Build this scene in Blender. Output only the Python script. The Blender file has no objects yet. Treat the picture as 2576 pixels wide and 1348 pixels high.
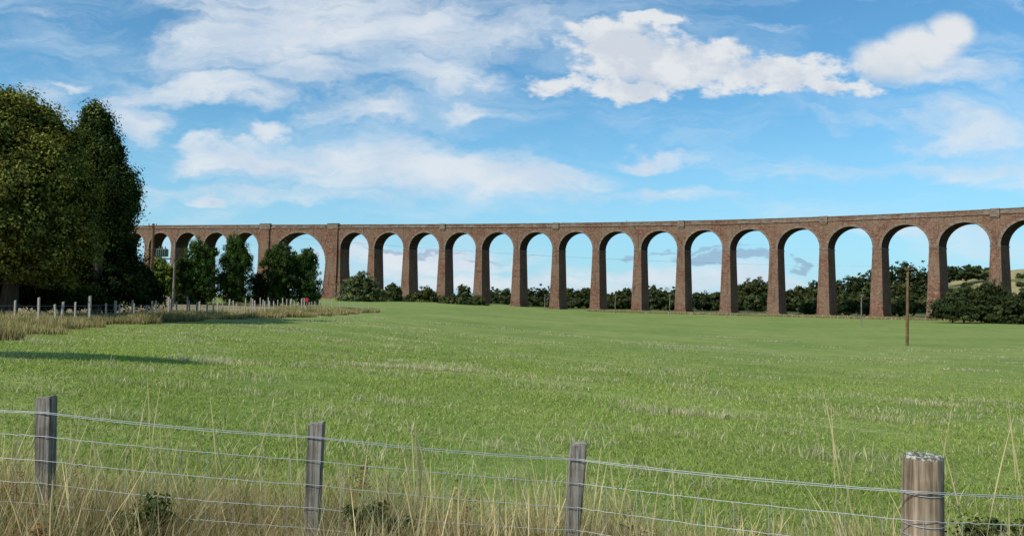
import bpy, math, random
import numpy as np
from mathutils import Vector, Matrix
rng=np.random.default_rng(7); random.seed(7)
D=bpy.data; scene=bpy.context.scene
scene.view_settings.view_transform='Standard'; scene.view_settings.look='None'; scene.view_settings.exposure=0
# ------------------------------------------------------------ camera
F=2022.0; CX,CY=1288.0,674.0
pitch=math.atan(81/F); roll=math.radians(1.0)
f0=np.array([0,math.cos(pitch),math.sin(pitch)]); r0=np.array([1.0,0,0]); u0=np.array([0,-math.sin(pitch),math.cos(pitch)])
RT=r0*math.cos(roll)+u0*math.sin(roll); UP=-r0*math.sin(roll)+u0*math.cos(roll)
def ray(u,v): 
    d=f0+RT*(u-CX)/F-UP*(v-CY)/F
    return d/d[1]
def W(u,v,Y): return ray(u,v)*Y
def proj(p):
    p=np.asarray(p,float); c=p@f0
    return np.stack([CX+F*(p@RT)/c, CY-F*(p@UP)/c],-1)
cd=D.cameras.new('camera'); cam=D.objects.new('camera',cd); scene.collection.objects.link(cam)
cd.sensor_width=36; cd.lens=36*F/2576; cd.clip_start=0.1; cd.clip_end=9000
cam.matrix_world=Matrix(((RT[0],UP[0],-f0[0],0),(RT[1],UP[1],-f0[1],0),(RT[2],UP[2],-f0[2],0),(0,0,0,1)))
scene.camera=cam
# ------------------------------------------------------------ helpers
def link(o,parent=None):
    scene.collection.objects.link(o)
    if parent: o.parent=parent
    return o
def empty(name):
    e=D.objects.new(name,None); return link(e)
def npmesh(name,V,Fq,mats,col=None,uv=None,smooth=False,parent=None,matidx=None):
    V=np.asarray(V,np.float32).reshape(-1,3); Fq=np.asarray(Fq,np.int32); k=Fq.shape[1]; n=len(Fq)
    me=D.meshes.new(name); me.vertices.add(len(V)); me.vertices.foreach_set('co',V.ravel())
    me.loops.add(n*k); me.loops.foreach_set('vertex_index',Fq.ravel())
    me.polygons.add(n); me.polygons.foreach_set('loop_start',np.arange(n,dtype=np.int32)*k)
    me.update(calc_edges=True)
    if matidx is not None: me.polygons.foreach_set('material_index',np.asarray(matidx,np.int32))
    me.polygons.foreach_set('use_smooth',np.full(n,smooth))
    if col is not None:
        a=me.color_attributes.new('Col','FLOAT_COLOR','POINT')
        c=np.ones((len(V),4),np.float32); c[:,:3]=col; a.data.foreach_set('color',c.ravel())
    if uv is not None:
        l=me.uv_layers.new(name='UVMap'); l.data.foreach_set('uv',np.asarray(uv,np.float32)[Fq.ravel()].ravel())
    if not isinstance(mats,(list,tuple)): mats=[mats]
    for m in mats: me.materials.append(m)
    return link(D.objects.new(name,me),parent)
class G:
    def __init__(s,tree): s.t=tree; s.n=tree.nodes; s.l=tree.links
    def new(s,typ,**kw):
        nd=s.n.new(typ)
        for k,v in kw.items(): setattr(nd,k,v)
        return nd
    def put(s,sock,v):
        if isinstance(v,bpy.types.NodeSocket): s.l.new(v,sock)
        elif v is not None: sock.default_value=v
    def math(s,op,a,b=None,c=None,clamp=False):
        nd=s.new('ShaderNodeMath',operation=op,use_clamp=clamp)
        for i,v in enumerate((a,b,c)): s.put(nd.inputs[i],v)
        return nd.outputs[0]
    def vm(s,op,a,b=None,c=None):
        nd=s.new('ShaderNodeVectorMath',operation=op)
        for i,v in enumerate((a,b,c)): 
            if v is not None: s.put(nd.inputs[i],v)
        return nd.outputs['Value'] if op in('LENGTH','DOT_PRODUCT') else nd.outputs[0]
    def noise(s,vec,scale,detail=4,rough=.55,dist=0):
        nd=s.new('ShaderNodeTexNoise'); s.put(nd.inputs['Vector'],vec)
        nd.inputs['Scale'].default_value=scale; nd.inputs['Detail'].default_value=detail
        nd.inputs['Roughness'].default_value=rough; nd.inputs['Distortion'].default_value=dist
        return nd.outputs[0]
    def ramp(s,v,a,b,lo=0,hi=1,smooth=True):
        nd=s.new('ShaderNodeMapRange',interpolation_type='SMOOTHSTEP' if smooth else 'LINEAR')
        s.put(nd.inputs[0],v)
        for i,x in enumerate((a,b,lo,hi)): s.put(nd.inputs[i+1],x)
        return nd.outputs[0]
    def mix(s,f,a,b,mode='MIX'):
        nd=s.new('ShaderNodeMix',data_type='RGBA',blend_type=mode)
        s.put(nd.inputs[0],f)
        for i,v in ((6,a),(7,b)):
            if isinstance(v,tuple) and len(v)==3: v=v+(1,)
            s.put(nd.inputs[i],v)
        return nd.outputs[2]
def newmat(name):
    m=D.materials.new(name); m.use_nodes=True; g=G(m.node_tree); b=g.n['Principled BSDF']
    b.inputs['Roughness'].default_value=.9; b.inputs['Specular IOR Level'].default_value=.15
    return m,g,b
def leafmat(name,trans=.35):
    m=D.materials.new(name); m.use_nodes=True; g=G(m.node_tree); g.n.clear()
    a=g.new('ShaderNodeAttribute',attribute_name='Col').outputs['Color']
    d=g.new('ShaderNodeBsdfDiffuse'); g.put(d.inputs[0],a)
    t=g.new('ShaderNodeBsdfTranslucent'); g.put(t.inputs[0],g.mix(1,a,(1.2,1.3,.6),'MULTIPLY'))
    mx=g.new('ShaderNodeMixShader'); mx.inputs[0].default_value=trans; g.l.new(d.outputs[0],mx.inputs[1]); g.l.new(t.outputs[0],mx.inputs[2])
    o=g.new('ShaderNodeOutputMaterial'); g.l.new(mx.outputs[0],o.inputs[0]); return m
def ss(x): x=np.clip(x,0,1); return x*x*(3-2*x)
# ------------------------------------------------------------ materials
LEAF=leafmat('leaf',.2); BLADE=leafmat('grass_blade',.35)
def wood(name,c1,c2,scale=1.0):
    m,g,b=newmat(name); p=g.new('ShaderNodeTexCoord').outputs['Object']
    v=g.vm('MULTIPLY',p,(60*scale,60*scale,3*scale)); n=g.noise(v,1,5,.65,.4); n2=g.noise(p,6*scale,4)
    c=g.mix(g.ramp(n,.35,.65),c1,c2); c=g.mix(g.ramp(n2,.35,.7),c,g.mix(1,c,(.55,.55,.52),'MULTIPLY'))
    g.put(b.inputs['Base Color'],c); bp=g.new('ShaderNodeBump'); bp.inputs['Strength'].default_value=.5; bp.inputs['Distance'].default_value=.006
    g.put(bp.inputs['Height'],n); g.l.new(bp.outputs[0],b.inputs['Normal']); return m
WOOD=wood('weathered_wood',(.12,.105,.085),(.32,.29,.25))
WOODB=wood('brown_wood',(.15,.105,.07),(.42,.335,.24),.5)
POLE=wood('pole_wood',(.12,.065,.035),(.22,.13,.07),.2)
POLEG=wood('pole_grey',(.14,.12,.10),(.24,.21,.18),.2)
BARK=wood('bark',(.05,.04,.03),(.12,.10,.08),.1)
m,g,b=newmat('wire'); b.inputs['Base Color'].default_value=(.36,.38,.40,1); b.inputs['Metallic'].default_value=.3; b.inputs['Roughness'].default_value=.5; WIRE=m
m,g,b=newmat('cable'); b.inputs['Base Color'].default_value=(.05,.05,.06,1); CABLE=m
m,g,b=newmat('transformer'); b.inputs['Base Color'].default_value=(.10,.14,.12,1); b.inputs['Roughness'].default_value=.5; TRANS=m
m,g,b=newmat('red_paint'); b.inputs['Base Color'].default_value=(.45,.03,.03,1); RED=m
m,g,b=newmat('lichen'); p=g.new('ShaderNodeTexCoord').outputs['Object']; g.put(b.inputs['Base Color'],g.mix(g.ramp(g.noise(p,60,4),.45,.6),(.09,.08,.06),(.36,.38,.32))); LICH=m
m,g,b=newmat('render_wall'); b.inputs['Base Color'].default_value=(.45,.33,.27,1); WALL=m
m,g,b=newmat('slate'); b.inputs['Base Color'].default_value=(.10,.10,.11,1); SLATE=m
m,g,b=newmat('glass_dark'); b.inputs['Base Color'].default_value=(.03,.04,.05,1); b.inputs['Roughness'].default_value=.1; GLASS=m
def stone(name,k=1.0):
    m,g,b=newmat(name)
    uv=g.new('ShaderNodeTexCoord').outputs['UV']
    br=g.new('ShaderNodeTexBrick'); g.put(br.inputs['Vector'],uv); br.inputs['Scale'].default_value=1.0
    br.inputs['Brick Width'].default_value=.95; br.inputs['Row Height'].default_value=.42; br.inputs['Mortar Size'].default_value=.03
    br.inputs['Color1'].default_value=(.125,.056,.036,1); br.inputs['Color2'].default_value=(.24,.125,.080,1); br.inputs['Mortar'].default_value=(.22,.155,.115,1)
    nbig=g.noise(uv,.11,5,.6); nmid=g.noise(uv,.9,5,.75); nf=g.noise(uv,2.6,4,.75)
    c=g.mix(g.ramp(nmid,.36,.64),g.mix(1,br.outputs['Color'],(.64,.60,.59),'MULTIPLY'),g.mix(1,br.outputs['Color'],(1.16,1.18,1.18),'MULTIPLY'))
    c=g.mix(g.ramp(nbig,.40,.62,0,.6),c,(.205,.145,.10))
    sv=g.vm('MULTIPLY',uv,(1.3,.07,1)); st=g.noise(sv,1,5,.65)
    c=g.mix(g.ramp(st,.51,.68,0,.7),c,(.048,.036,.03))
    sv2=g.vm('MULTIPLY_ADD',uv,(1.9,.10,1),(7.3,3.1,0)); st2=g.noise(sv2,1,5,.7)
    c=g.mix(g.ramp(st2,.61,.71,0,.45),c,(.36,.31,.27))
    c=g.mix(g.ramp(nf,.34,.66),g.mix(1,c,(.60,.57,.56),'MULTIPLY'),g.mix(1,c,(1.22,1.22,1.22),'MULTIPLY'))
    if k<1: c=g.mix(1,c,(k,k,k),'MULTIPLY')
    g.put(b.inputs['Base Color'],c)
    bp=g.new('ShaderNodeBump'); bp.inputs['Strength'].default_value=.6; bp.inputs['Distance'].default_value=.12; g.put(bp.inputs['Height'],g.math('ADD',nmid,br.outputs['Fac'])); g.l.new(bp.outputs[0],b.inputs['Normal'])
    return m
STONE=stone('red_sandstone'); STONE_SHADED=stone('shaded_soffit_stone',.28)  # second one: same stone darkened, arch soffit shade painted into its colour
m,g,b=newmat('weathered_coping'); uv=g.new('ShaderNodeTexCoord').outputs['UV']
n=g.noise(g.vm('MULTIPLY',uv,(.5,1.5,1)),1,6,.7); c=g.mix(g.ramp(n,.35,.65),(.10,.070,.053),(.24,.18,.135))
n2=g.noise(uv,2.2,4,.7); c=g.mix(g.ramp(n2,.5,.62,0,.6),c,(.085,.06,.047)); g.put(b.inputs['Base Color'],c); COPE=m
# ------------------------------------------------------------ terrain
def H(X,Y):
    X=np.asarray(X,float); Y=np.asarray(Y,float)
    far=2.9+1.5*np.tanh((X+2)/25)-.0025*np.clip(Y-150,0,250)
    near=1.85+.05*np.clip(X,-10,10); w=ss((Y-5)/40)
    d=near*(1-w)+far*w
    und=.05*np.sin(X*.21+Y*.13)*np.sin(Y*.17-X*.05)+.03*np.sin(X*.7+1)*np.sin(Y*.5)
    hz=np.interp(X,[100,150,205,255,300,350,450,700,1500],[0,3,7,11,18,29,42,55,55])
    hz=hz*ss((Y-320)/230)*(1-.0*Y)
    hz=hz+ np.clip(hz,0,1)*1.4*np.sin(X*.05)*np.sin(Y*.04)
    return -d+und*ss((Y-6)/10)+hz*np.where(Y>600,np.clip(1-(Y-600)/900,0,1),1)
def gx(u,Y): return ray(u,760)[0]*Y
def ground_pt(u,Y):
    X=gx(u,Y); return np.array([X,Y,float(H(X,Y))])
a=np.linspace(-1,1,361); xs=np.sinh(a*6.5)/np.sinh(6.5)*4000
yy=np.linspace(0,1,420); ys=-30+np.sinh(yy*6.2)/np.sinh(6.2)*6000
XX,YY=np.meshgrid(xs,ys); ZZ=H(XX,YY)
V=np.stack([XX,YY,ZZ],-1).reshape(-1,3); nx=len(xs); i=np.arange(len(ys)-1)[:,None]*nx+np.arange(nx-1)[None]
Fq=np.stack([i,i+1,i+1+nx,i+nx],-1).reshape(-1,4)
def vedge(Y): return np.interp(Y,[0,22,29,45,62,80,112,118,122],[-30,-24,-18.8,-23.5,-23,-20,-19.5,-19.5,-60])+.5*np.sin(Y*.9)+.3*np.sin(Y*2.3+1)
dry=ss((vedge(YY)+1-XX)/1.2)*(YY<125)*(YY>15)
dry=np.maximum(dry,ss((6.3-YY)/1.2))
strip=np.exp(-((YY-(285-.55*(XX-97)))/16)**2)*ss((XX-30)/50)
dry=np.maximum(dry,strip*.8)
hill=ss((YY-(335-.4*(XX-97)))/20)*ss((XX-40)/60)
yel=ss((XX-268)/25)
col=np.stack([dry,hill,yel],-1).reshape(-1,3)
m,g,b=newmat('ground')
pos=g.new('ShaderNodeNewGeometry').outputs['Position']; at=g.new('ShaderNodeAttribute',attribute_name='Col').outputs['Color']
sp=g.new('ShaderNodeSeparateColor'); g.put(sp.inputs[0],at)
n1=g.noise(pos,.06,5,.6); n2=g.noise(pos,.5,5,.65); n3=g.noise(pos,5,4,.7); n4=g.noise(pos,30,3,.7)
c=g.mix(g.ramp(n1,.35,.65),(.150,.215,.045),(.205,.255,.066))
c=g.mix(g.ramp(n2,.35,.68),g.mix(1,c,(.84,.88,.82),'MULTIPLY'),g.mix(1,c,(1.12,1.07,1.12),'MULTIPLY'))
c=g.mix(g.ramp(n3,.3,.7),g.mix(1,c,(.74,.77,.73),'MULTIPLY'),g.mix(1,c,(1.17,1.14,1.13),'MULTIPLY'))
c=g.mix(g.ramp(n4,.3,.7),g.mix(1,c,(.78,.80,.77),'MULTIPLY'),g.mix(1,c,(1.18,1.14,1.13),'MULTIPLY'))
rv=g.new('ShaderNodeVectorRotate'); g.put(rv.inputs['Vector'],pos); rv.inputs['Angle'].default_value=math.radians(28)
sn=g.noise(g.vm('MULTIPLY',rv.outputs[0],(.028,.45,1)),1,5,.72)
c=g.mix(g.math('MULTIPLY',g.ramp(sn,.54,.66),g.ramp(n3,.36,.6,0,.65)),c,(.38,.35,.17))
tf=g.noise(pos,.9,6,.8); c=g.mix(g.ramp(tf,.61,.70,0,.65),c,(.42,.38,.20))
dc=g.mix(g.ramp(n3,.35,.65),(.15,.11,.05),(.38,.30,.17)); dc=g.mix(g.ramp(n2,.45,.65,0,.5),dc,(.13,.15,.05))
c=g.mix(sp.outputs[0],c,dc)
h1=g.noise(pos,.035,5,.65); hc=g.mix(g.ramp(h1,.36,.50),(.09,.105,.035),(.33,.265,.125)); hc=g.mix(sp.outputs[2],g.mix(g.ramp(h1,.45,.62),(.045,.06,.022),(.12,.12,.05)),hc); hc=g.mix(g.ramp(n2,.42,.64,0,.55),hc,(.09,.10,.04))
c=g.mix(sp.outputs[1],c,hc)
g.put(b.inputs['Base Color'],c); bp=g.new('ShaderNodeBump'); bp.inputs['Strength'].default_value=.5; bp.inputs['Distance'].default_value=.08
g.put(bp.inputs['Height'],n3); g.l.new(bp.outputs[0],b.inputs['Normal'])
ground=npmesh('ground',V,Fq,m,col=col,smooth=True)
# ------------------------------------------------------------ viaduct path fit
SP=18.24; WD=8.6
pu=[2498,2350,2206,2072,1947,1829,1714,1605,1500,1398,1302,1206,1113,1024,937,838,662,572,505,438]
psn=[-SP*i for i in range(14,-1,-1)]+[20.74,59.24,79.98,79.98+SP,79.98+2*SP]
pu=np.array(pu,float); psn=np.array(psn)
pv=np.interp(pu,[320,680,850,1100,1400,1700,2000,2300,2576],[571,567.5,566,564,560,553.5,545,536,526])
def path(par,s):
    x0,y0,ph0,k,k2=par[:5]
    tb=np.arange(-420,260,.5); ph=ph0+k*tb+k2*tb*tb
    X=np.cumsum(-np.cos(ph))*.5; Yc=np.cumsum(np.sin(ph))*.5
    X-=np.interp(0,tb,X); Yc-=np.interp(0,tb,Yc)
    return x0+np.interp(s,tb,X), y0+np.interp(s,tb,Yc), ph0+k*s+k2*s*s
def resid(par):
    X,Yc,_=path(par,psn); zt=par[5]+par[6]*psn
    a=proj(np.stack([X,Yc,zt],-1)); c=proj(np.stack([X,Yc,zt-11],-1))
    reg=np.array([(par[6]-1/60)*3000,par[4]*3e5])
    return np.concatenate([(c[:,0]-pu),(a[:,1]-pv)*2,reg])
par=np.array([-66.0,385,math.radians(24),-.0008,0.0,34.7,1/60])
for it in range(60):
    r=resid(par); J=np.zeros((len(r),7))
    for j,e in enumerate([.01,.01,1e-5,1e-7,1e-9,.01,1e-6]):
        q=par.copy(); q[j]+=e; J[:,j]=(resid(q)-r)/e
    sc=np.array([1,1,.01,1e-4,1e-6,1,1e-3]); Js=J*sc
    st=np.linalg.solve(Js.T@Js+np.eye(7)*1e-3,-Js.T@r); par=par+st*sc*.7
TB=np.arange(-330,215,.5); TX,TY,TP=path(par,TB)
def P(s,t,z):
    ph=np.interp(s,TB,TP); return (np.interp(s,TB,TX)+t*math.sin(ph), np.interp(s,TB,TY)+t*math.cos(ph), z)
def zt(s): return par[5]+par[6]*s
vV=[];vF=[];vUV=[];vM=[]
def quad(pts,mi=0):
    n=len(vV)
    for s,t,z in pts: vV.append(P(s,t,z)); vUV.append((s+t*1.0,z))
    vF.append((n,n+1,n+2,n+3)); vM.append(mi)
def hexa(b,t,mi=0):
    def c(q):
        z=q[4]; z0,z1=(z if isinstance(z,tuple) else (z,z))
        return [(q[0],q[2],z0),(q[1],q[2],z1),(q[1],q[3],z1),(q[0],q[3],z0)]
    B=c(b);T=c(t)
    for i in range(4): j=(i+1)%4; quad([B[i],B[j],T[j],T[i]],mi)
    quad(T,mi); quad(B[::-1],mi)
piers=[(-SP*i,3.0,i) for i in range(16,-1,-1)]+[(20.74,8.0,'B'),(59.24,8.0,'B')]+[(79.98+SP*i,3.0,'L') for i in range(7)]
spr={}
DR=1.75; CR=3.9
for a_,b_ in zip(piers[:-1],piers[1:]):
    s0=a_[0]+a_[1]/2; s1=b_[0]-b_[1]/2; sc=(s0+s1)/2; r=(s1-s0)/2; zs=zt(sc)-CR-r
    spr[a_[0],'R']=zs; spr[b_[0],'L']=zs
    N=32; an=[math.pi*k/N for k in range(N+1)]
    pt=[(sc+r*math.cos(x),zs+r*math.sin(x)) for x in an]; pr=[(sc+(r+.75)*math.cos(x),zs+(r+.75)*math.sin(x)) for x in an]
    for k in range(N):
        (sa,za),(sb,zb)=pt[k],pt[k+1]
        for t in (0,WD): quad([(sa,t,za),(sb,t,zb),(sb,t,zt(sb)-DR),(sa,t,zt(sa)-DR)])
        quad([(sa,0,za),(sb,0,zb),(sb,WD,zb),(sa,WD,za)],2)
        (sc1,zc1),(sd1,zd1)=pr[k],pr[k+1]
        quad([(sa,-.07,za),(sb,-.07,zb),(sd1,-.07,zd1),(sc1,-.07,zc1)],1); quad([(sa,-.07,za),(sb,-.07,zb),(sb,0,zb),(sa,0,za)],1)
        quad([(sc1,-.07,zc1),(sd1,-.07,zd1),(sd1,0,zd1),(sc1,0,zc1)],1)
for s,w,idn in piers:
    zl=spr.get((s,'L')); zr=spr.get((s,'R')); zl=zl if zl is not None else zr; zr=zr if zr is not None else zl
    zp=min(zl,zr); h=w/2
    for t in (0,WD): quad([(s-h,t,zp),(s+h,t,zp),(s+h,t,zt(s+h)-DR),(s-h,t,zt(s-h)-DR)])
    quad([(s-h,0,zp),(s-h,WD,zp),(s-h,WD,zl),(s-h,0,zl)]); quad([(s+h,0,zp),(s+h,WD,zp),(s+h,WD,zr),(s+h,0,zr)])
    px=P(s,0,0); gz=float(H(px[0],px[1])); bz=gz-2.0
    e=.75 if w<5 else 1.0; zb=gz+1.2
    hexa((s-h-e,s+h+e,-e*.9,WD+e*.9,zb),(s-h,s+h,0,WD,zp-.004))
    hexa((s-h-e-.35,s+h+e+.35,-e-.3,WD+e+.3,bz),(s-h-e-.3,s+h+e+.3,-e-.25,WD+e+.25,zb-.004))
    hexa((s-h-.12,s+h+.12,-.12,WD+.12,zp-.5),(s-h-.15,s+h+.15,-.15,WD+.15,zp-.05),1)
    if idn=='B':
        for ta,tb,q in ((-.55,-.01,-1),(WD+.01,WD+.55,1)):
            hexa((s-2.8,s+2.8,ta+q*.95,tb+q*.9,gz-1),(s-2.5,s+2.5,ta,tb,zt(s)-2.2))
            hexa((s-2.9,s+2.9,ta-.2,tb+.6 if q<0 else tb+.2,zt(s)-2.195),(s-2.9,s+2.9,ta-.2,tb+.6 if q<0 else tb+.2,zt(s)+.2),1)
            hexa((s-3.1,s+3.1,ta-.4,tb+.7 if q<0 else tb+.3,zt(s)+.205),(s-3.1,s+3.1,ta-.4,tb+.7 if q<0 else tb+.3,zt(s)+.5),1)
    elif isinstance(idn,int) and idn%3==2:
        hexa((s-1.0,s+1.0,-.1,.3,zt(s)-3.2),(s-1.35,s+1.35,-.55,.3,zt(s)-2.3),1)
        hexa((s-1.35,s+1.35,-.55,.6,zt(s)-2.295),(s-1.35,s+1.35,-.55,.6,zt(s)+.12),1)
ss0=piers[0][0]-1.5; ss1=piers[-1][0]+1.5; seg=np.arange(ss0,ss1,3.04)
for q0,q1 in zip(seg[:-1],seg[1:]):
    def bar(t0,t1,d0,d1,mi): hexa((q0,q1,t0,t1,(zt(q0)-d0,zt(q1)-d0)),(q0,q1,t0,t1,(zt(q0)-d1,zt(q1)-d1)),mi)
    bar(-.32,.6,DR,DR-.32,1); bar(.04,.48,DR-.325,.26,1 if rng.random()<.5 else 0); bar(-.12,.6,.255,-.02,1)
    bar(WD-.6,WD+.32,DR,DR-.32,1); bar(WD-.48,WD-.04,DR-.325,.26,0); bar(WD-.6,WD+.12,.255,0,1)
    bar(.605,WD-.605,DR,DR-.2,1)
npmesh('railway_viaduct',vV,vF,[STONE,COPE,STONE_SHADED],uv=vUV,matidx=vM)
# ------------------------------------------------------------ vegetation builders
def tube(pts,rad,n=8):
    pts=np.asarray(pts,float); Vt=[];Ft=[]
    for i,(p,r_) in enumerate(zip(pts,rad)):
        d=pts[min(i+1,len(pts)-1)]-pts[max(i-1,0)]; d/=np.linalg.norm(d)+1e-9
        a_=np.cross(d,[0,1,0.13]); a_/=np.linalg.norm(a_); b_=np.cross(d,a_)
        for k in range(n): Vt.append(p+r_*(a_*math.cos(2*math.pi*k/n)+b_*math.sin(2*math.pi*k/n)))
    for i in range(len(pts)-1):
        for k in range(n): Ft.append((i*n+k,i*n+(k+1)%n,(i+1)*n+(k+1)%n,(i+1)*n+k))
    return np.array(Vt),Ft
def leaves(lobes,n,leaf,col,clump=.5,nclump=None,inner=.25,up=.3,var=.35,aspect=.6,stretch=(1,1,1),fill=True):
    C=np.array([l[0] for l in lobes],float); R=np.array([l[1] for l in lobes],float)
    wt=(R[:,0]*R[:,2]+R[:,1]*R[:,2]+R[:,0]*R[:,1]); wt/=wt.sum()
    nc=nclump or max(20,n//55)
    li=rng.choice(len(C),nc,p=wt); d=rng.normal(size=(nc,3)); d/=np.linalg.norm(d,axis=1)[:,None]
    rad=1-np.abs(rng.normal(0,.13,nc)); rad=np.where(rng.random(nc)<inner,rng.uniform(.3,.85,nc),rad+.08*rng.normal(size=nc))
    cc=C[li]+d*R[li]*rad[:,None]; cb=np.exp(rng.normal(0,var*.7,nc)); hue=rng.normal(0,1,nc)
    csz=clump*rng.uniform(.5,1.4,nc)
    ci=rng.integers(0,nc,n); od=rng.normal(size=(n,3)); od/=np.linalg.norm(od,axis=1)[:,None]
    off=od*(rng.random(n)**.45)[:,None]*csz[ci][:,None]*.85*np.array(stretch)*np.array([1,1,.7])
    p=cc[ci]+off
    nn=d[ci]*.45+od*.75+rng.normal(size=(n,3))*.40+np.array([0,0,up]); nn/=np.linalg.norm(nn,axis=1)[:,None]
    base=np.array(col)[None]*(cb[ci]*np.exp(rng.normal(0,.2,n)))[:,None]
    base=base*np.stack([1+.13*hue[ci],1+.03*hue[ci],1-.1*hue[ci]],-1)
    s=leaf*rng.uniform(.55,1.3,n)
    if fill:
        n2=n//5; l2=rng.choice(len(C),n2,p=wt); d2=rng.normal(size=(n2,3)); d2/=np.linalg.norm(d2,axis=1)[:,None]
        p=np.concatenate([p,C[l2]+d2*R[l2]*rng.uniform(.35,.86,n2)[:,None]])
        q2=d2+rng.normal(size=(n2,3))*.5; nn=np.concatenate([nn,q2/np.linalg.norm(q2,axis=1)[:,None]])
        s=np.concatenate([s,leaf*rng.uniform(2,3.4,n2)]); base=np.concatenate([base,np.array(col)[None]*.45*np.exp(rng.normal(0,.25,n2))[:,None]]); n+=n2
    a_=np.cross(nn,rng.normal(size=(n,3))); a_/=np.linalg.norm(a_,axis=1)[:,None]; b_=np.cross(nn,a_)
    s=s[:,None]
    V=np.stack([p-a_*s*.5,p-b_*s*.5*aspect,p+a_*s*.5,p+b_*s*.5*aspect],1).reshape(-1,3)
    return V,np.arange(4*n).reshape(-1,4),np.repeat(np.clip(base,.004,.6),4,0)
def tree(name,base,lobes,n,leaf,col,trunk=.3,limbs=8,**kw):
    e=empty(name); base=np.array(base,float); C=np.array([l[0] for l in lobes]); top=C[np.argmax(C[:,2])]
    mid=C.mean(0); k=[base-[0,0,.3],base*.7+mid*.3+rng.normal(0,.1,3),mid,top]
    parts=[tube(k,[trunk*1.3,trunk,trunk*.6,trunk*.15])]
    for j in range(limbs):
        l=lobes[rng.integers(len(lobes))]; s_=k[1]*(1-(q:=rng.uniform(0,.9)))+k[2]*q
        d=rng.normal(size=3); d/=np.linalg.norm(d); e_=np.array(l[0])+d*np.array(l[1])*.75
        parts.append(tube([s_,(s_+e_)/2+[0,0,.1*np.linalg.norm(e_-s_)],e_],[trunk*.4,trunk*.25,trunk*.06],5))
    vs=[];fs=[];o=0
    for v,f in parts:
        vs.append(v); fs+= [tuple(np.array(x)+o) for x in f]; o+=len(v)
    npmesh('trunk',np.concatenate(vs),np.array(fs),BARK,smooth=True,parent=e)
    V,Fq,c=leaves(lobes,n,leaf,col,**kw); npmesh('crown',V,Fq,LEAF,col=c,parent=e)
    return e
def L(u,v,Y,ru,rv,ry=None):
    """lobe centre at bearing/elevation u,v and distance Y; radii in reference px -> metres"""
    k=Y/F; c=W(u,v,Y); return (c,(ru*k,(ry if ry else ru*k),rv*k))
GREEN=(.062,.085,.022); DARK=(.028,.042,.013)
# big trees on the left
tree('broadleaf_tree',ground_pt(20,52),[L(35,330,52,95,105),L(-60,400,50,120,150),L(90,450,51,110,120),L(140,380,53,70,85),L(10,560,50,130,130),L(130,610,52,110,110),L(-120,600,50,120,150),L(180,500,54,70,90),L(10,275,53,62,55),L(100,305,54,48,45)],90000,.20,(.125,.130,.030),trunk=.45,clump=1.0,inner=.15,var=.4)
tree('tall_tree',ground_pt(240,60),[L(245,318,60,40,50),L(213,350,60,26,36),L(272,385,60,44,52),L(240,440,60,74,70),L(295,470,60,52,52),L(260,530,60,75,70),L(308,500,60,46,40),L(236,288,60,26,26),L(285,560,60,40,50)],42000,.21,(.050,.068,.020),trunk=.35,clump=.8,inner=.15,stretch=(1,1,1.5))
tree('broadleaf_tree',ground_pt(280,66),[L(200,640,62,110,110),L(270,640,64,80,90),L(310,690,66,70,65),L(80,690,58,110,90),L(-30,690,54,110,90),L(350,715,67,50,50),L(240,720,62,120,60),L(280,600,66,48,50),L(150,740,58,120,40),L(360,740,66,60,35)],60000,.22,DARK,trunk=.35,clump=.9,inner=.3)
tree('shrub',ground_pt(415,104),[L(400,672,104,24,22),L(420,690,104,22,28),L(395,710,104,34,40),L(428,722,104,24,30)],7000,.25,(.13,.17,.03),trunk=.1,limbs=4,clump=.5)
gz=float(H(-18,17)); tree('broadleaf_tree',(-18,17,gz),[((-18,17,gz+6.3),(2.7,1.5,1.0)),((-19,16.5,gz+6.8),(2,1.4,1.0)),((-17,17.3,gz+6.2),(1.5,1,.7))],9000,.25,GREEN,trunk=.18,clump=.5)
# pines
def pine(u,vt,vb,wpx,Y,n,col):
    h=vb-vt; lob=[]
    for k,(f,wf) in enumerate([(.10,.42),(.20,.70),(.33,.88),(.48,.98),(.63,1.02),(.78,.98),(.90,.88)]):
        lob.append(L(u+rng.normal(0,wpx*.03),vt+h*f,Y,wpx*.47*wf,h*.12))
    for k in range(9):
        f=rng.uniform(.15,.85); lob.append(L(u+rng.uniform(-.38,.38)*wpx,vt+h*f,Y+rng.uniform(-2,1),wpx*.18,h*.10))
    tree('pine_tree',ground_pt(u,Y),lob,n,.26,col,trunk=.25,limbs=3,clump=.6,inner=.1,aspect=.3,up=.5,stretch=(.8,.8,1.4),var=.3)
PC=(.052,.092,.021)
pine(498,602,768,114,120,20000,PC); pine(592,588,768,104,123,20000,PC); pine(700,613,768,104,128,19000,(.050,.082,.022))
pine(772,620,768,92,130,19000,PC); pine(722,598,765,60,133,6000,(.085,.10,.045)); pine(652,685,770,60,126,6000,DARK); pine(455,650,768,60,118,8000,DARK)
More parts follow.
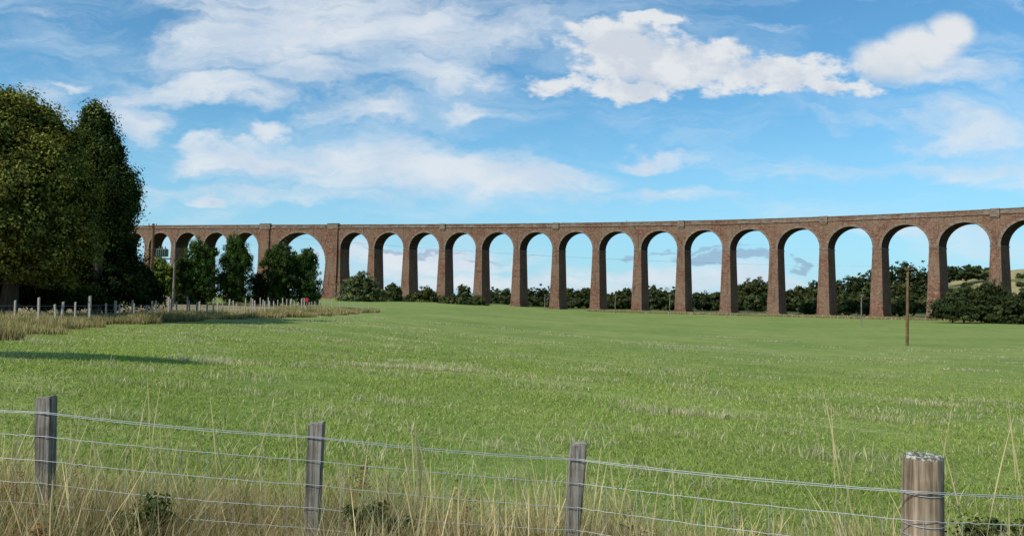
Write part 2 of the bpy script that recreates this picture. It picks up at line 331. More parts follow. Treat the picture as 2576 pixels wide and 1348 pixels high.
# bushes in front of the viaduct
def bush(name,u,vt,vb,wpx,Y,n,leaf,col):
    h=vb-vt; lob=[L(u,vt+h*.5,Y,wpx*.42,h*.42),L(u-wpx*.25,vt+h*.62,Y,wpx*.26,h*.38),L(u+wpx*.26,vt+h*.66,Y,wpx*.24,h*.34),L(u+wpx*.05,vt+h*.25,Y,wpx*.22,h*.25),L(u,vt+h*.82,Y,wpx*.48,h*.2)]
    for q in range(4): lob.append(L(u+rng.uniform(-.35,.35)*wpx,vt+h*rng.uniform(.25,.6),Y+rng.uniform(-1,1),wpx*.14,h*.16))
    tree(name,ground_pt(u,Y),lob,n,leaf,col,trunk=.2,limbs=4,clump=1.1,inner=.1)
bush('bush',905,678,768,115,250,9000,.42,(.11,.135,.06)); bush('bush',985,708,770,66,290,4500,.5,(.085,.105,.04)); bush('bush',1072,720,772,80,300,5000,.5,(.085,.10,.035)); bush('bush',1035,735,772,60,300,3500,.5,(.075,.09,.035))
bush('bush',1150,738,778,110,280,6000,.45,(.08,.095,.037)); bush('bush',1195,742,776,70,290,3500,.45,(.08,.095,.037)); bush('bush',940,735,772,60,270,3500,.45,(.075,.09,.035))
bush('bush',2395,738,805,120,225,9000,.4,(.050,.065,.024)); bush('bush',2480,705,808,160,232,13000,.42,(.055,.076,.028)); bush('bush',2580,718,812,140,235,9000,.42,(.046,.065,.026)); bush('bush',2425,712,800,80,228,6000,.42,(.068,.088,.033)); bush('bush',2540,740,815,150,228,8000,.42,(.045,.06,.022))
# distant trees behind: one mass
VV=[];FF=[];CC=[];o=0
def mass(u,vt,vb,wpx,Y,n,leaf,col):
    global o
    h=vb-vt; lob=[L(u,vt+h*.5,Y,wpx*.45,h*.48)]
    for q in range(6): 
        f=rng.uniform(.15,.85); lob.append(L(u+rng.uniform(-.4,.4)*wpx*(.5+f*.5),vt+h*f,Y+rng.uniform(-3,3),wpx*.2,h*.18))
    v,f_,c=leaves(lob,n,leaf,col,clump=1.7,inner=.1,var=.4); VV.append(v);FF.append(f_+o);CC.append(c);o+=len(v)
TC=(.072,.090,.034)
for u,vt,wp in [(960,730,60),(1010,722,60),(1060,728,70),(1110,726,60),(1172,714,55),(1215,726,50),(1245,718,50),(1268,724,55),(1345,714,65),(1375,711,60),(1325,724,60),(1440,718,65),(1475,719,60),(1410,726,60),(1550,728,60),(1575,723,60),(1640,710,50),(1665,723,60),(1700,718,60),(1740,734,60),(1770,732,60),(1790,740,60),(1530,738,60),(1610,738,50)]:
    mass(u,vt,780,wp,430+rng.uniform(-20,40),2000,.8,TC)
for u in range(700,1900,38): mass(u+rng.uniform(-10,10),744+rng.uniform(-6,3),784,76,418+rng.uniform(-10,10),1000,.9,(.056,.070,.028))
npmesh('distant_trees',np.concatenate(VV),np.concatenate(FF),LEAF,col=np.concatenate(CC)); 
VV=[];FF=[];CC=[];o=0
for u,vt,vb,wp,Y in [(1880,702,752,34,520),(1905,698,752,40,520),(1930,704,752,36,520),(1858,715,752,34,520),(1800,735,780,70,420),(1850,742,780,60,410),(1910,738,784,80,400),(1960,730,780,70,420),(1995,728,775,80,420),(2020,712,780,70,440),(2050,705,775,70,450),(2090,700,770,70,460),(2140,688,765,90,470),(2180,674,760,90,480),(2220,660,750,90,500),(2260,656,745,90,510),(2300,652,740,90,520),(2345,660,730,90,520),(2200,715,790,110,400),(2130,728,792,110,380),(2060,735,790,100,380),(2290,715,792,120,390),(2250,700,770,100,450),(2390,668,712,70,540),(2420,666,708,70,540),(2450,668,703,60,540),(2490,672,698,50,545),(2360,690,740,60,500),(2350,725,792,100,380),(2520,745,790,140,330),(2440,735,790,120,340),(2400,728,790,90,360),(2160,745,795,130,330),(2060,752,792,110,340),(2280,750,796,150,320)]:
    mass(u,vt,vb,wp,Y,2500,.85,(.055,.074,.028) if rng.random()<.6 else (.085,.10,.036))
for q in range(60):
    u=rng.uniform(1980,2700); Y=rng.uniform(380,540); X=gx(u,Y); z=float(H(X,Y)); v=proj([X,Y,z])[1]
    if 2380<u and v<715 and rng.random()<.7: continue
    mass(u,v-11,v+5,rng.uniform(18,50),Y,500,.85,(.055,.072,.028))
npmesh('hillside_trees',np.concatenate(VV),np.concatenate(FF),LEAF,col=np.concatenate(CC))
# ------------------------------------------------------------ grass blades
def blades(name,root,h,w,lean,col,prof,bend=2.0,tip=(1.15,1.15,1.1),parent=None,az=None,dark=.6):
    N=len(root); K=len(prof); t=np.linspace(0,1,K)
    az=rng.uniform(0,2*np.pi,N) if az is None else az; d=np.stack([np.cos(az),np.sin(az),0*az],-1)
    sa=rng.uniform(0,np.pi,N)*.6-.3*np.pi; sd=np.stack([np.cos(sa),np.sin(sa),0*sa],-1)
    c=root[:,None,:]+np.array([0,0,1.])*(h*(1-.25*lean**2))[:,None,None]*t[None,:,None]+d[:,None,:]*(h*lean)[:,None,None]*(t**bend)[None,:,None]
    off=sd[:,None,:]*(w[:,None]*np.array(prof)[None])[:,:,None]*.5
    V=np.stack([c-off,c+off],2).reshape(-1,3)
    b0=(np.arange(N)*K*2)[:,None]+(np.arange(K-1)*2)[None]
    Fq=np.stack([b0,b0+1,b0+3,b0+2],-1).reshape(-1,4)
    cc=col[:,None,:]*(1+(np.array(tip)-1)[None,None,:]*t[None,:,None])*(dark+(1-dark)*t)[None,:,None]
    cc=np.repeat(cc,2,1).reshape(-1,3)
    return npmesh(name,V,Fq,BLADE,col=np.clip(cc,0,.8),parent=parent)
def nz2(X,Y,s,seed=0):
    r=np.random.default_rng(seed); v=0
    for k in range(5):
        a=r.uniform(0,6.28); f=s*r.uniform(.6,1.9); v=v+np.sin((X*np.cos(a)+Y*np.sin(a))*f+r.uniform(0,6.28)+1.5*np.sin((X*np.sin(a)-Y*np.cos(a))*f*.7))
    return v/3
# field grass
n=330000
Y=5.6+(rng.random(n)**1.5)*60; X=rng.uniform(-.70,.70,n)*Y
k=(X>vedge(Y)-.5)&(rng.random(n)<1-.8*ss((Y-30)/34)); X,Y=X[k],Y[k]; n=len(X)
nzv=nz2(X,Y,1.1,3); nzb=nz2(X,Y,.35,5)
h=np.clip(.055+.025*nzv+rng.normal(0,.015,n),.02,.15)*(1+Y*.004); w=.0042+Y*.0006
base=np.array([.24,.30,.075])*np.exp(rng.normal(0,.2,n))[:,None]*(1+.12*nzb[:,None])
st=rng.random(n)<(.07+.2*np.clip(nz2(X,Y*2.2,.9,9)-.35,0,1)); base[st]=np.array([.46,.41,.24])*np.exp(rng.normal(0,.2,st.sum()))[:,None]
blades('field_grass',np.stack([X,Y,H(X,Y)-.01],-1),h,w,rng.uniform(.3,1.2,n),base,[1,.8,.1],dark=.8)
m_=230; cy=7+rng.random(m_)**1.3*80; cx=rng.uniform(-.66,.66,m_)*cy; kk=cx>vedge(cy)+1; cx,cy=cx[kk],cy[kk]
ex=[ray(u,v)[:3] for u,v in [(1150,935),(1000,925),(1070,930),(510,905),(530,915),(740,830),(860,860),(1700,1040),(2220,1060),(2340,1020),(2480,935),(1830,850),(1960,860)]]
for d in ex:
    yk=10.0
    for _ in range(40):
        yk=max(6,min(120,float(H(d[0]*yk,yk))/d[2]))
    for q in range(4): cx=np.append(cx,d[0]*yk+rng.normal(0,.5)); cy=np.append(cy,yk+rng.normal(0,.3))
ci=rng.integers(0,len(cx),14000)
X=cx[ci]+rng.normal(0,.35,len(ci))*(1+cy[ci]*.03); Y=cy[ci]+rng.normal(0,.14,len(ci)); 
blades('straw_tufts',np.stack([X,Y,H(X,Y)],-1),rng.uniform(.06,.22,len(ci)),.004+Y*.0006,rng.uniform(.1,.9,len(ci)),np.array([.50,.45,.30])*np.exp(rng.normal(0,.2,len(ci)))[:,None],[1,.8,.1])
# verge grass along the far-left fence
n=55000; Y=rng.uniform(26,121,n); X=vedge(Y)-np.abs(rng.normal(0,1,n))*3.2+.3; 
hh=np.clip(.5+.28*nz2(X,Y,.8,11),.12,1.0)*rng.uniform(.4,1.1,n)
cc=np.where((rng.random(n)<.35)[:,None],np.array([.13,.16,.05]),np.array([.38,.29,.16]))*np.exp(rng.normal(0,.3,n))[:,None]*(1+.2*nz2(X,Y,.5,12))[:,None]
blades('verge_grass',np.stack([X,Y,H(X,Y)],-1),hh,.02+Y*.0003,rng.uniform(.05,.6,n),cc,[1,.8,.5,.1])
n=22000; X=rng.uniform(30,170,n); Y=285-.55*(X-97)+rng.normal(0,5,n)
cc=np.where((rng.random(n)<.3)[:,None],np.array([.16,.17,.06]),np.array([.38,.31,.18]))*np.exp(rng.normal(0,.28,n))[:,None]
blades('rough_grass',np.stack([X,Y,H(X,Y)],-1),rng.uniform(.3,1.0,n),rng.uniform(.08,.2,n),rng.uniform(.05,.6,n),cc,[1,.8,.5,.1])
# foreground dry grass
def fore_h(X): return .96*np.interp(X,[-4,-3.06,-2.1,-1.4,-1.04,-.6,-.1,.5,.98,1.33,1.93,2.4,2.76,3.1,4],[.85,.85,.80,.70,.82,.92,.74,.88,.82,.62,.60,.70,.74,.84,.9])
n=80000; X=rng.uniform(-4.3,4.3,n); Y=3.4+rng.random(n)*2.5; cl=nz2(X,Y,3.0,21)
hh=fore_h(X)*np.clip(.92+.24*cl,.5,1.15)*(1-.66*rng.random(n)**1.4)*np.interp(Y,[3.4,4,5.3,5.9],[.8,1,1,.5])
pal=np.array([[.42,.32,.18],[.28,.185,.10],[.54,.47,.32],[.15,.21,.055],[.20,.11,.055]]); pi=rng.choice(5,n,p=[.32,.22,.20,.15,.11])
gp=(nz2(X,Y,1.6,44)>.45)&(rng.random(n)<.5); pi[gp]=3
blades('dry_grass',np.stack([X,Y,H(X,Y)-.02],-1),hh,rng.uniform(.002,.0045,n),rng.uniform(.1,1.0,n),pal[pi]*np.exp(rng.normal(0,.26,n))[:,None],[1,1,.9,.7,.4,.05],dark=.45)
n=5000; X=rng.uniform(-4.5,4.5,n); Y=3.6+rng.random(n)*2.2
cl=nz2(X,Y*.3,4.0,31); kk=rng.random(n)<np.clip(.22+.5*cl,.05,1); X,Y=X[kk],Y[kk]; n=len(X)
hh=fore_h(X)*rng.uniform(.75,1.15,n)
blades('seeding_grass',np.stack([X,Y,H(X,Y)-.02],-1),hh,rng.uniform(.004,.008,n),rng.uniform(.03,.4,n),np.array([.50,.40,.23])*np.exp(rng.normal(0,.2,n))[:,None],[.3,.28,.25,.25,.22,.22,.2,.5,1,.85,.5,.1])
# individual tall stalks
pts=[]
for u,v,Y in [(527,985,4.6),(370,940,5.2),(405,960,5.2),(1040,1020,4.6),(1046,1040,4.7),(1035,1045,4.6),(1052,1060,4.5),(1044,1075,4.6),(2068,965,4.5),(2090,1010,4.6),(2150,1040,4.4),(2392,955,4.3),(2548,960,4.4),(2535,990,4.3),(2380,1050,4.3),(2555,1010,4.2),(1515,1110,4.5),(1530,1120,4.6),(1600,1130,4.6),(1690,1150,4.6),(740,1020,4.9),(690,1010,5),(930,1090,4.8),(1440,1040,5)]:
    pts.append(W(u,v,Y)); pts.append(W(u+rng.normal(0,12),v+rng.uniform(30,110),Y))
pts=np.array(pts); root=pts.copy(); az=rng.choice([0,np.pi],len(pts)); ln=rng.uniform(.03,.16,len(pts)); root[:,2]=H(root[:,0],root[:,1]); hh=pts[:,2]-root[:,2]; root[:,0]-=np.cos(az)*hh*ln
blades('tall_grass_stalks',root,hh,np.full(len(hh),.0075),ln,np.tile(np.array([.50,.42,.24]),(len(hh),1)),[.35,.32,.3,.3,.28,.25,.25,.25,.5,1,.8,.5,.1],az=az)
# weeds
VV=[];FF=[];CC=[];o=0
for u,v,Y,r_ in [(370,1265,4.7,.13),(320,1310,4.7,.11),(935,1290,4.7,.14),(960,1325,4.6,.14),(2450,1335,5.0,.18),(2550,1310,5.1,.15)]:
    v_,f_,c=leaves([(W(u,v,Y)-np.array([0,0,.08]),(r_*1.3,r_,r_))],700,.038,(.045,.065,.02),clump=.08,inner=.5,fill=False); VV.append(v_);FF.append(f_+o);CC.append(c);o+=len(v_)
npmesh('nettles',np.concatenate(VV),np.concatenate(FF),LEAF,col=np.concatenate(CC))
VV=[];FF=[];CC=[];o=0
for q in range(40):
    x=rng.uniform(-3.5,3.3);y=rng.uniform(3.6,5.6); z=float(H(x,y))+fore_h(x)*rng.uniform(.35,.8)
    v_,f_,c=leaves([((x,y,z),(.05,.05,.14))],160,.018,(.20,.10,.045) if rng.random()<.6 else (.30,.24,.12),clump=.04,inner=.6,fill=False); VV.append(v_);FF.append(f_+o);CC.append(c);o+=len(v_)
npmesh('dock_seedheads',np.concatenate(VV),np.concatenate(FF),LEAF,col=np.concatenate(CC))
# ------------------------------------------------------------ near fence
fence=empty('wire_fence')
import bmesh
def post_box(name,top,bot,w,mat,parent,dz=0,rz=0):
    bm=bmesh.new(); bmesh.ops.create_cube(bm,size=1); 
    bmesh.ops.subdivide_edges(bm,edges=[e for e in bm.edges if abs(e.verts[0].co.z-e.verts[1].co.z)>.5],cuts=8)
    L_=top[2]-bot[2]
    for v in bm.verts:
        f=v.co.z+.5; v.co.x=v.co.x*w*(1+.03*math.sin(f*9)); v.co.y=v.co.y*w*(1+.03*math.cos(f*7)); v.co.z=f*L_
        v.co.x+=random.uniform(-.0015,.0015)
        if f>.99: v.co.z+= .012*(v.co.x/w)
    bmesh.ops.bevel(bm,geom=[e for e in bm.edges if len(e.link_faces)==2 and e.calc_face_angle(0)>1],offset=w*.07,segments=2,affect='EDGES')
    for v in bm.verts:
        x=v.co.x*math.cos(rz)-v.co.y*math.sin(rz); y=v.co.x*math.sin(rz)+v.co.y*math.cos(rz); f=v.co.z/L_
        v.co.x=x+(top[0]-bot[0])*f; v.co.y=y+(top[1]-bot[1])*f
    me=D.meshes.new(name); bm.to_mesh(me); bm.free(); me.materials.append(mat)
    ob=D.objects.new(name,me); ob.location=bot; return link(ob,parent)
YF=4.8; posts=[(117,997,112,1348),(797,1062,783,1348),(1455,1113,1438,1348)]
for k,(ut,vt_,ub,vb) in enumerate(posts):
    T=W(ut,vt_,YF); B=W(ub,vb,YF); d=(B-T)/(T[2]-B[2]); L_=T[2]-float(H(T[0],T[1]))+.1
    post_box(f'post_{k+1}',T,T+d*L_,.088,WOOD,fence,rz=.08)
post_box('post_4',W(-560,945,5.0),W(-565,1500,5.0),.1,WOOD,fence)
# strainer
bm=bmesh.new(); T=W(2322,1150,4.0); rad=.094; zb=float(H(T[0],T[1]))-.1; L_=T[2]-zb; rings=14; n=28; prev=None
for i_ in range(rings+3):
    f=min(i_/rings,1); rr=rad*(1.04-.05*f)
    if i_==rings: rr*=.985
    if i_>rings: rr*=(.93 if i_==rings+1 else .5)
    z=f*L_+(0 if i_<=rings else .012*(i_-rings)**.5)
    cur=[]
    for k in range(n):
        a_=2*math.pi*k/n; q=rr*(1+.02*math.sin(5*a_+f*2)+.012*math.sin(11*a_-f*3)); cur.append(bm.verts.new((q*math.cos(a_),q*math.sin(a_),z+(.004*math.sin(k*2.3) if i_>=rings else 0))))
    if prev:
        for k in range(n):
            fc=bm.faces.new((prev[k],prev[(k+1)%n],cur[(k+1)%n],cur[k])); fc.smooth=i_<rings; fc.material_index=1 if i_>rings else 0
    prev=cur
fc=bm.faces.new(prev); fc.material_index=1
me=D.meshes.new('strainer_post'); bm.to_mesh(me); bm.free(); me.materials.append(WOODB); me.materials.append(LICH)
o_=D.objects.new('strainer_post',me); o_.location=(T[0],T[1],zb); link(o_,fence)
def curves(name,spl,rad,mat,parent=None,res=1):
    cu=D.curves.new(name,'CURVE'); cu.dimensions='3D'; cu.bevel_depth=rad; cu.bevel_resolution=res
    for pts in spl:
        sp_=cu.splines.new('POLY'); sp_.points.add(len(pts)-1)
        for p_,q in zip(sp_.points,pts): p_.co=(*q,1)
    cu.materials.append(mat); return link(D.objects.new(name,cu),parent)
key=[W(-560,985,4.93),W(117,1037,YF-.055),W(797,1098,YF-.055),W(1455,1154,YF-.055),W(2322,1236,3.90),W(3300,1262,3.9)]
def wire(dz,sag,jit=.0025,n=60):
    out=[]
    for a_,b_ in zip(key[:-1],key[1:]):
        for k in range(n):
            f=k/n; p_=a_*(1-f)+b_*f; out.append((p_[0],p_[1]-.002,p_[2]-dz-sag*4*f*(1-f)+random.gauss(0,jit)*.5))
    return out
offs=[.0,.006,.14,.28,.41,.53,.64,.74,.83]
ws=[wire(d_,.012+.006*math.sin(i_*2),.001 if i_<2 else .0025) for i_,d_ in enumerate(offs)]
curves('wires',ws,.0019,WIRE,fence)
stv=[]; tot=len(ws[2])
for i_ in range(0,tot,6): stv.append([ws[k][i_] for k in range(2,len(ws))])
curves('stay_wires',stv,.0013,WIRE,fence)
wr=[]
for z in (W(2322,1236,4.0)[2],W(2322,1240,4.0)[2]-.14,W(2322,1236,4.0)[2]-.2):
    wr.append([(T[0]+.099*math.cos(a_),T[1]+.099*math.sin(a_),z+.004*math.sin(a_)) for a_ in np.linspace(0,2*math.pi,30)])
curves('wire_wraps',wr,.0018,WIRE,fence)
# ------------------------------------------------------------ far-left field fence
ff=empty('field_fence'); VVp=[];FFp=[];o=0
line=[]; y=36.0
while y<113: line.append((-26+.25*math.sin(y*.1),y)); y+=1.75+random.uniform(-.35,.45)
x=-26
while x<-19.5: line.append((x,114.5+.1*x)); x+=1.0
line2=[(-27.8+random.uniform(-.3,.3),50+i_*3.1+random.uniform(-1,1)) for i_ in range(19)]
for x,y in line+line2:
    z=float(H(x,y)); hgt=random.uniform(1.0,1.6); w=random.uniform(.035,.065); lx=random.gauss(0,.07)
    q=[(-w,-w,-.3),(w,-w,-.3),(w,w,-.3),(-w,w,-.3),(-w+lx,-w,hgt),(w+lx,-w,hgt),(w+lx,w,hgt+.03),(-w+lx,w,hgt+.03)]
    VVp+= [(x+a_,y+b_,z+c_) for a_,b_,c_ in q]; FFp+=[tuple(o+k for k in t_) for t_ in ((0,1,5,4),(1,2,6,5),(2,3,7,6),(3,0,4,7),(4,5,6,7))]; o+=8
m,g,b=newmat('pale_post'); b.inputs['Base Color'].default_value=(.34,.30,.25,1); PALE=m
npmesh('posts',VVp,FFp,PALE,parent=ff)
curves('wires',[[(x,y-.08,float(H(x,y))+hh_) for x,y in line] for hh_ in (.4,.7,1.0)],.006,WIRE,ff)
# ------------------------------------------------------------ utility poles
def pole(u,vt,Y,lean=0,mat=POLE,r_=.15,arm=True,parent_name='utility_pole',armw=.9):
    e=empty(parent_name); T=W(u,vt,Y); B=np.array([T[0]-lean,Y,float(H(T[0],Y))-.2])
    v,f=tube([B,(B+T)/2,T],[r_,r_*.9,r_*.75],10); npmesh('shaft',v,np.array(f),mat,smooth=True,parent=e)
    if arm:
        def bx(c,s):
            me=D.meshes.new('crossarm'); bm=bmesh.new(); bmesh.ops.create_cube(bm,size=1); bmesh.ops.scale(bm,vec=s,verts=bm.verts); bmesh.ops.translate(bm,vec=c,verts=bm.verts); bm.to_mesh(me); bm.free(); me.materials.append(mat); link(D.objects.new('crossarm',me),e)
        bx((T[0],T[1]-.18,T[2]-.25),(armw*2,.10,.12))
        for sx in (-.9,0,.9):
            vv,f=tube([(T[0]+sx*armw*.95,T[1]-.18,T[2]-.19),(T[0]+sx*armw*.95,T[1]-.18,T[2]-.08),(T[0]+sx*armw*.95,T[1]-.18,T[2]+.02)],[.03,.06,.04],8)
            npmesh('insulator',vv,np.array(f),POLEG,parent=e)
    return e,T
e1,T1=pole(2284,672,90,lean=.12,r_=.17,armw=.45)
pole(2167,741,170,mat=POLEG,r_=.13,armw=.45)
eA,TA=pole(386,563,92,mat=POLE,r_=.2,armw=.5)
eB,TB_=pole(441,604,98,mat=POLEG,r_=.14,arm=False)
def bx(name,c,s,mat,parent):
    me=D.meshes.new(name); bm=bmesh.new(); bmesh.ops.create_cube(bm,size=1); bmesh.ops.scale(bm,vec=s,verts=bm.verts); bmesh.ops.bevel(bm,geom=bm.edges[:],offset=min(s)*.08,segments=2,affect='EDGES'); bmesh.ops.translate(bm,vec=c,verts=bm.verts); bm.to_mesh(me); bm.free(); me.materials.append(mat); return link(D.objects.new(name,me),parent)
p_=W(418,651,98); bx('platform_arm',(p_[0],p_[1]-.25,p_[2]),(2.4,.12,.14),POLEG,eB)
p_=W(411,636,98); bx('transformer_tank',(p_[0],p_[1]-.3,p_[2]),(1.25,.7,.95),TRANS,eB)
for sx in (-.5,-.25,0,.25,.5): bx('cooling_fin',(p_[0]+sx,p_[1]-.71,p_[2]),(.06,.12,.8),TRANS,eB)
for sx in (-.35,0,.35): 
    vv,f=tube([(p_[0]+sx,p_[1]-.3,p_[2]+.47),(p_[0]+sx,p_[1]-.3,p_[2]+.62),(p_[0]+sx,p_[1]-.3,p_[2]+.78)],[.06,.09,.04],8); npmesh('bushing',vv,np.array(f),POLEG,parent=eB)
for u,vt,Y,r_ in [(1371,740,270,.14),(1548,745,268,.12),(1612,748,275,.12),(1685,741,262,.14),(1829,746,245,.14)]:
    pole(u,vt,Y,mat=POLEG,r_=r_,armw=.35)
def cat(a_,b_,sag): return [tuple(np.array(a_)*(1-f)+np.array(b_)*f-np.array([0,0,sag*4*f*(1-f)])) for f in np.linspace(0,1,40)]
curves('overhead_cables',[cat(TA+np.array([dx*.45,-.18,.02]),T1+np.array([dx*.4,-.18,.02]),1.1) for dx in(-1,0,1)],.003,CABLE)
for u,ds in ((1575,1.6),(1415,1.0)):
    d=ray(u,555); 
    k=np.argmin(np.abs(TX/TY-d[0])); s=TB[k]; a_=np.array(P(s,1.2,zt(s)-DR+.2)); b_=np.array(P(s,1.2,zt(s)+ds*.7))
    v,f=tube([a_,(a_+b_)/2,b_],[.09,.08,.07],6); ob=npmesh('signal_mast',v,np.array(f),CABLE)
e=empty('red_post_box'); q=ground_pt(772,112); bx('box_body',(q[0],q[1],q[2]+1.2),(.34,.34,.5),RED,e); bx('box_post',(q[0],q[1],q[2]+.45),(.12,.12,.9),POLEG,e); bx('box_cap',(q[0],q[1],q[2]+1.48),(.40,.40,.06),RED,e)
e=empty('cottage'); q=ground_pt(420,140); w2,d2,hw,hr=3.2,3.0,3.4,5.6
Vc=[(-w2,-d2,-.5),(w2,-d2,-.5),(w2,d2,-.5),(-w2,d2,-.5),(-w2,-d2,hw),(w2,-d2,hw),(w2,d2,hw),(-w2,d2,hw),(0,-d2,hr),(0,d2,hr)]
me=D.meshes.new('walls'); me.from_pydata([tuple(np.array(v)+q) for v in Vc],[],[(0,1,5,8,4),(1,2,6,5),(2,3,7,9,6),(3,0,4,7)]); me.materials.append(WALL); link(D.objects.new('walls',me),e)
Vr=[(-w2-.3,-d2-.3,hw-.15),(0,-d2-.3,hr+.08),(w2+.3,-d2-.3,hw-.15),(-w2-.3,d2+.3,hw-.15),(0,d2+.3,hr+.08),(w2+.3,d2+.3,hw-.15)]
me=D.meshes.new('roof'); me.from_pydata([tuple(np.array(v)+q) for v in Vr],[],[(0,1,4,3),(1,2,5,4)]); me.materials.append(SLATE); link(D.objects.new('roof',me),e)
bx('chimney',(q[0]+.3,q[1],q[2]+6.1),(.8,.8,1.4),WALL,e); bx('window',(q[0]+1.4,q[1]-d2-.02,q[2]+1.8),(.9,.06,1.1),GLASS,e); bx('door',(q[0]-.6,q[1]-d2-.02,q[2]+1.0),(.9,.06,2.0),POLEG,e)
# ------------------------------------------------------------ sky + sun
el=math.radians(40); S=np.array([-.80,-.60,0]); S/=np.linalg.norm(S); az=math.atan2(S[0],S[1])
Sv=Vector((S[0]*math.cos(el),S[1]*math.cos(el),math.sin(el)))
sl=D.lights.new('sun','SUN'); sl.energy=5.0; sl.angle=math.radians(.5); sl.color=(1,.95,.86); so=D.objects.new('sun',sl); so.rotation_euler=Sv.to_track_quat('Z','Y').to_euler(); link(so)
wd=D.worlds.new('World'); scene.world=wd; wd.use_nodes=True; g=G(wd.node_tree); bg=g.n['Background']; bg.inputs[1].default_value=.1
try: wd.cycles.sampling_method='MANUAL'; wd.cycles.sample_map_resolution=256
except Exception as ex: print(ex)
sky=g.new('ShaderNodeTexSky',sky_type='NISHITA'); sky.sun_disc=False; sky.sun_elevation=el; sky.sun_rotation=az; sky.air_density=1.0; sky.dust_density=.6; sky.ozone_density=2.0
dr=g.new('ShaderNodeTexCoord').outputs['Generated']; sx=g.new('ShaderNodeSeparateXYZ'); g.put(sx.inputs[0],dr)
yv=g.math('MAXIMUM',g.math('ABSOLUTE',sx.outputs[1]),.08); A=g.math('DIVIDE',sx.outputs[0],yv); Bz=g.math('DIVIDE',sx.outputs[2],yv)
cb=g.new('ShaderNodeCombineXYZ'); g.put(cb.inputs[0],A); g.put(cb.inputs[1],Bz); Q=cb.outputs[0]
def cnoise(vec,scale,detail,rough,dist=0):
    nd=g.new('ShaderNodeTexNoise',noise_dimensions='2D'); g.put(nd.inputs['Vector'],vec); nd.inputs['Scale'].default_value=scale; nd.inputs['Detail'].default_value=detail; nd.inputs['Roughness'].default_value=rough; nd.inputs['Distortion'].default_value=dist; return nd
wv=cnoise(g.vm('MULTIPLY',Q,(1,2,1)),5.5,5,.6).outputs['Color']
wo=g.vm('MULTIPLY',g.vm('SUBTRACT',wv,(.5,.5,.5)),(.18,.09,0)); Qw=g.vm('ADD',Q,wo)
def ell(u,v,ru,rv,wt,vec=None):
    d=ray(u,v); rx,rz=ru/F,rv/F
    ln=g.vm('LENGTH',g.vm('MULTIPLY_ADD',vec or Qw,(1/rx,1/rz,0),(-d[0]/rx,-d[2]/rz,0)))
    return g.ramp(ln,.15,1.25,wt,0)
def comb(lst):
    r_=lst[0]
    for x in lst[1:]: r_=g.math('MAXIMUM',r_,x)
    return r_
wis=comb([ell(*e_) for e_ in [(880,40,620,160,1),(620,120,340,120,.9),(760,190,240,75,.8),(520,240,220,55,1),(350,262,140,32,.65),(880,275,240,70,.9),(1110,190,210,65,.8),(1230,275,150,32,.8),(950,420,560,105,1.0),(640,410,290,70,.9),(1330,455,360,70,.85),(650,330,100,36,.9),(530,370,130,36,.8),(340,315,140,75,.95),(130,280,200,70,.65),(1650,390,300,36,.8),(2440,330,300,90,.8),(2200,300,260,30,.45),(530,518,95,24,.95),(2300,440,600,56,.62),(1600,490,560,40,.65),(700,500,560,46,.65),(2450,190,260,60,.7),(200,225,110,24,.7),(1900,60,320,22,.4),(150,30,200,36,.4),(1180,70,280,90,.8),(1100,660,400,40,1.0),(1750,700,500,42,.95),(1300,720,900,40,.9),(2300,600,300,30,.6),(2350,640,240,40,.5)]])
puf=comb([ell(*e_) for e_ in [(1560,130,230,105,1),(1480,80,110,55,1),(1700,165,300,95,1),(1950,185,330,80,1),(1400,190,110,45,.8),(1560,215,220,52,1),(2130,225,180,44,.9),(1630,60,120,45,.85)]])
sof=comb([ell(u_,v_,a_,b_,1,Q) for u_,v_,a_,b_ in [(2240,155,140,80),(2390,80,90,65),(2320,120,140,80)]])
nw=cnoise(g.vm('MULTIPLY',Qw,(1,2.4,1)),7,6,.58,.2).outputs[0]; nw2=cnoise(g.vm('MULTIPLY',Qw,(1,3.6,1)),26,6,.62).outputs[0]
npf=cnoise(g.vm('MULTIPLY',Q,(1,1.6,1)),22,8,.64).outputs[0]
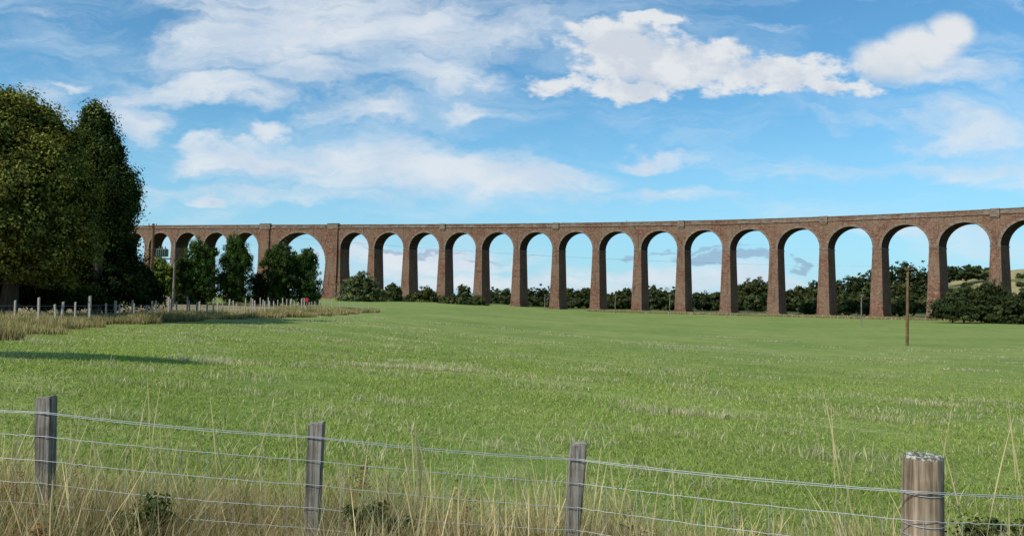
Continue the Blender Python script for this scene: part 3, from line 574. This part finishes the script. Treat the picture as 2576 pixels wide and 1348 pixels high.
dw=g.ramp(g.math('ADD',g.math('MULTIPLY',wis,.64),g.math('ADD',g.math('MULTIPLY',nw,.75),g.math('MULTIPLY',nw2,.26))),.62,1.20,0,.90)
dp=g.ramp(g.math('ADD',g.math('MULTIPLY',puf,.78),g.math('MULTIPLY',npf,.85)),.70,1.04,0,.95)
ds=g.ramp(g.math('ADD',g.math('MULTIPLY',sof,.9),g.math('MULTIPLY',npf,.45)),.45,1.0,0,.95)
vn=cnoise(g.vm('MULTIPLY',Qw,(1,5,1)),3.6,6,.58,.2).outputs[0]; veil=g.ramp(vn,.40,.75,0,.42)
zz=sx.outputs[2]
skc=g.mix(1,sky.outputs[0],(.72,1.28,1.45),'MULTIPLY')
hz=g.ramp(zz,0.0,.27,.62,0); skc=g.mix(hz,skc,(3.9,6.7,9.1))
cshade=cnoise(g.vm('MULTIPLY_ADD',Q,(1,1.8,1),(0,.02,0)),11,4,.5).outputs[0]
cw=g.mix(g.ramp(cshade,.35,.65),(6.5,7.3,8.3),(7.6,8.1,8.6))
cp=g.mix(g.ramp(g.math('ADD',cshade,g.math('MULTIPLY',g.math('SUBTRACT',npf,.5),1.0)),.30,.66),(6.3,6.8,7.6),(7.9,8.15,8.4))
c_soft=g.mix(g.ramp(g.math('ADD',Bz,g.math('MULTIPLY',g.math('SUBTRACT',npf,.5),.06)),ray(2300,225)[2],ray(2300,110)[2]),(5.8,6.7,7.6),(7.9,8.1,8.3))
c=g.mix(veil,skc,(6.6,7.9,9.0)); c=g.mix(dw,c,cw); c=g.mix(dp,c,cp); c=g.mix(ds,c,c_soft)
gl=comb([ell(*e_) for e_ in [(1830,652,170,22,1),(1600,632,110,12,.8),(2020,665,60,12,.9),(1060,640,200,10,.7),(1750,628,260,9,.7),(1280,655,120,9,.6),(545,520,60,12,.5)]])
c=g.mix(g.ramp(g.math('ADD',gl,g.math('MULTIPLY',nw,.6)),.6,1.1,0,.75),c,(3.0,4.3,5.9))
g.put(bg.inputs[0],c)
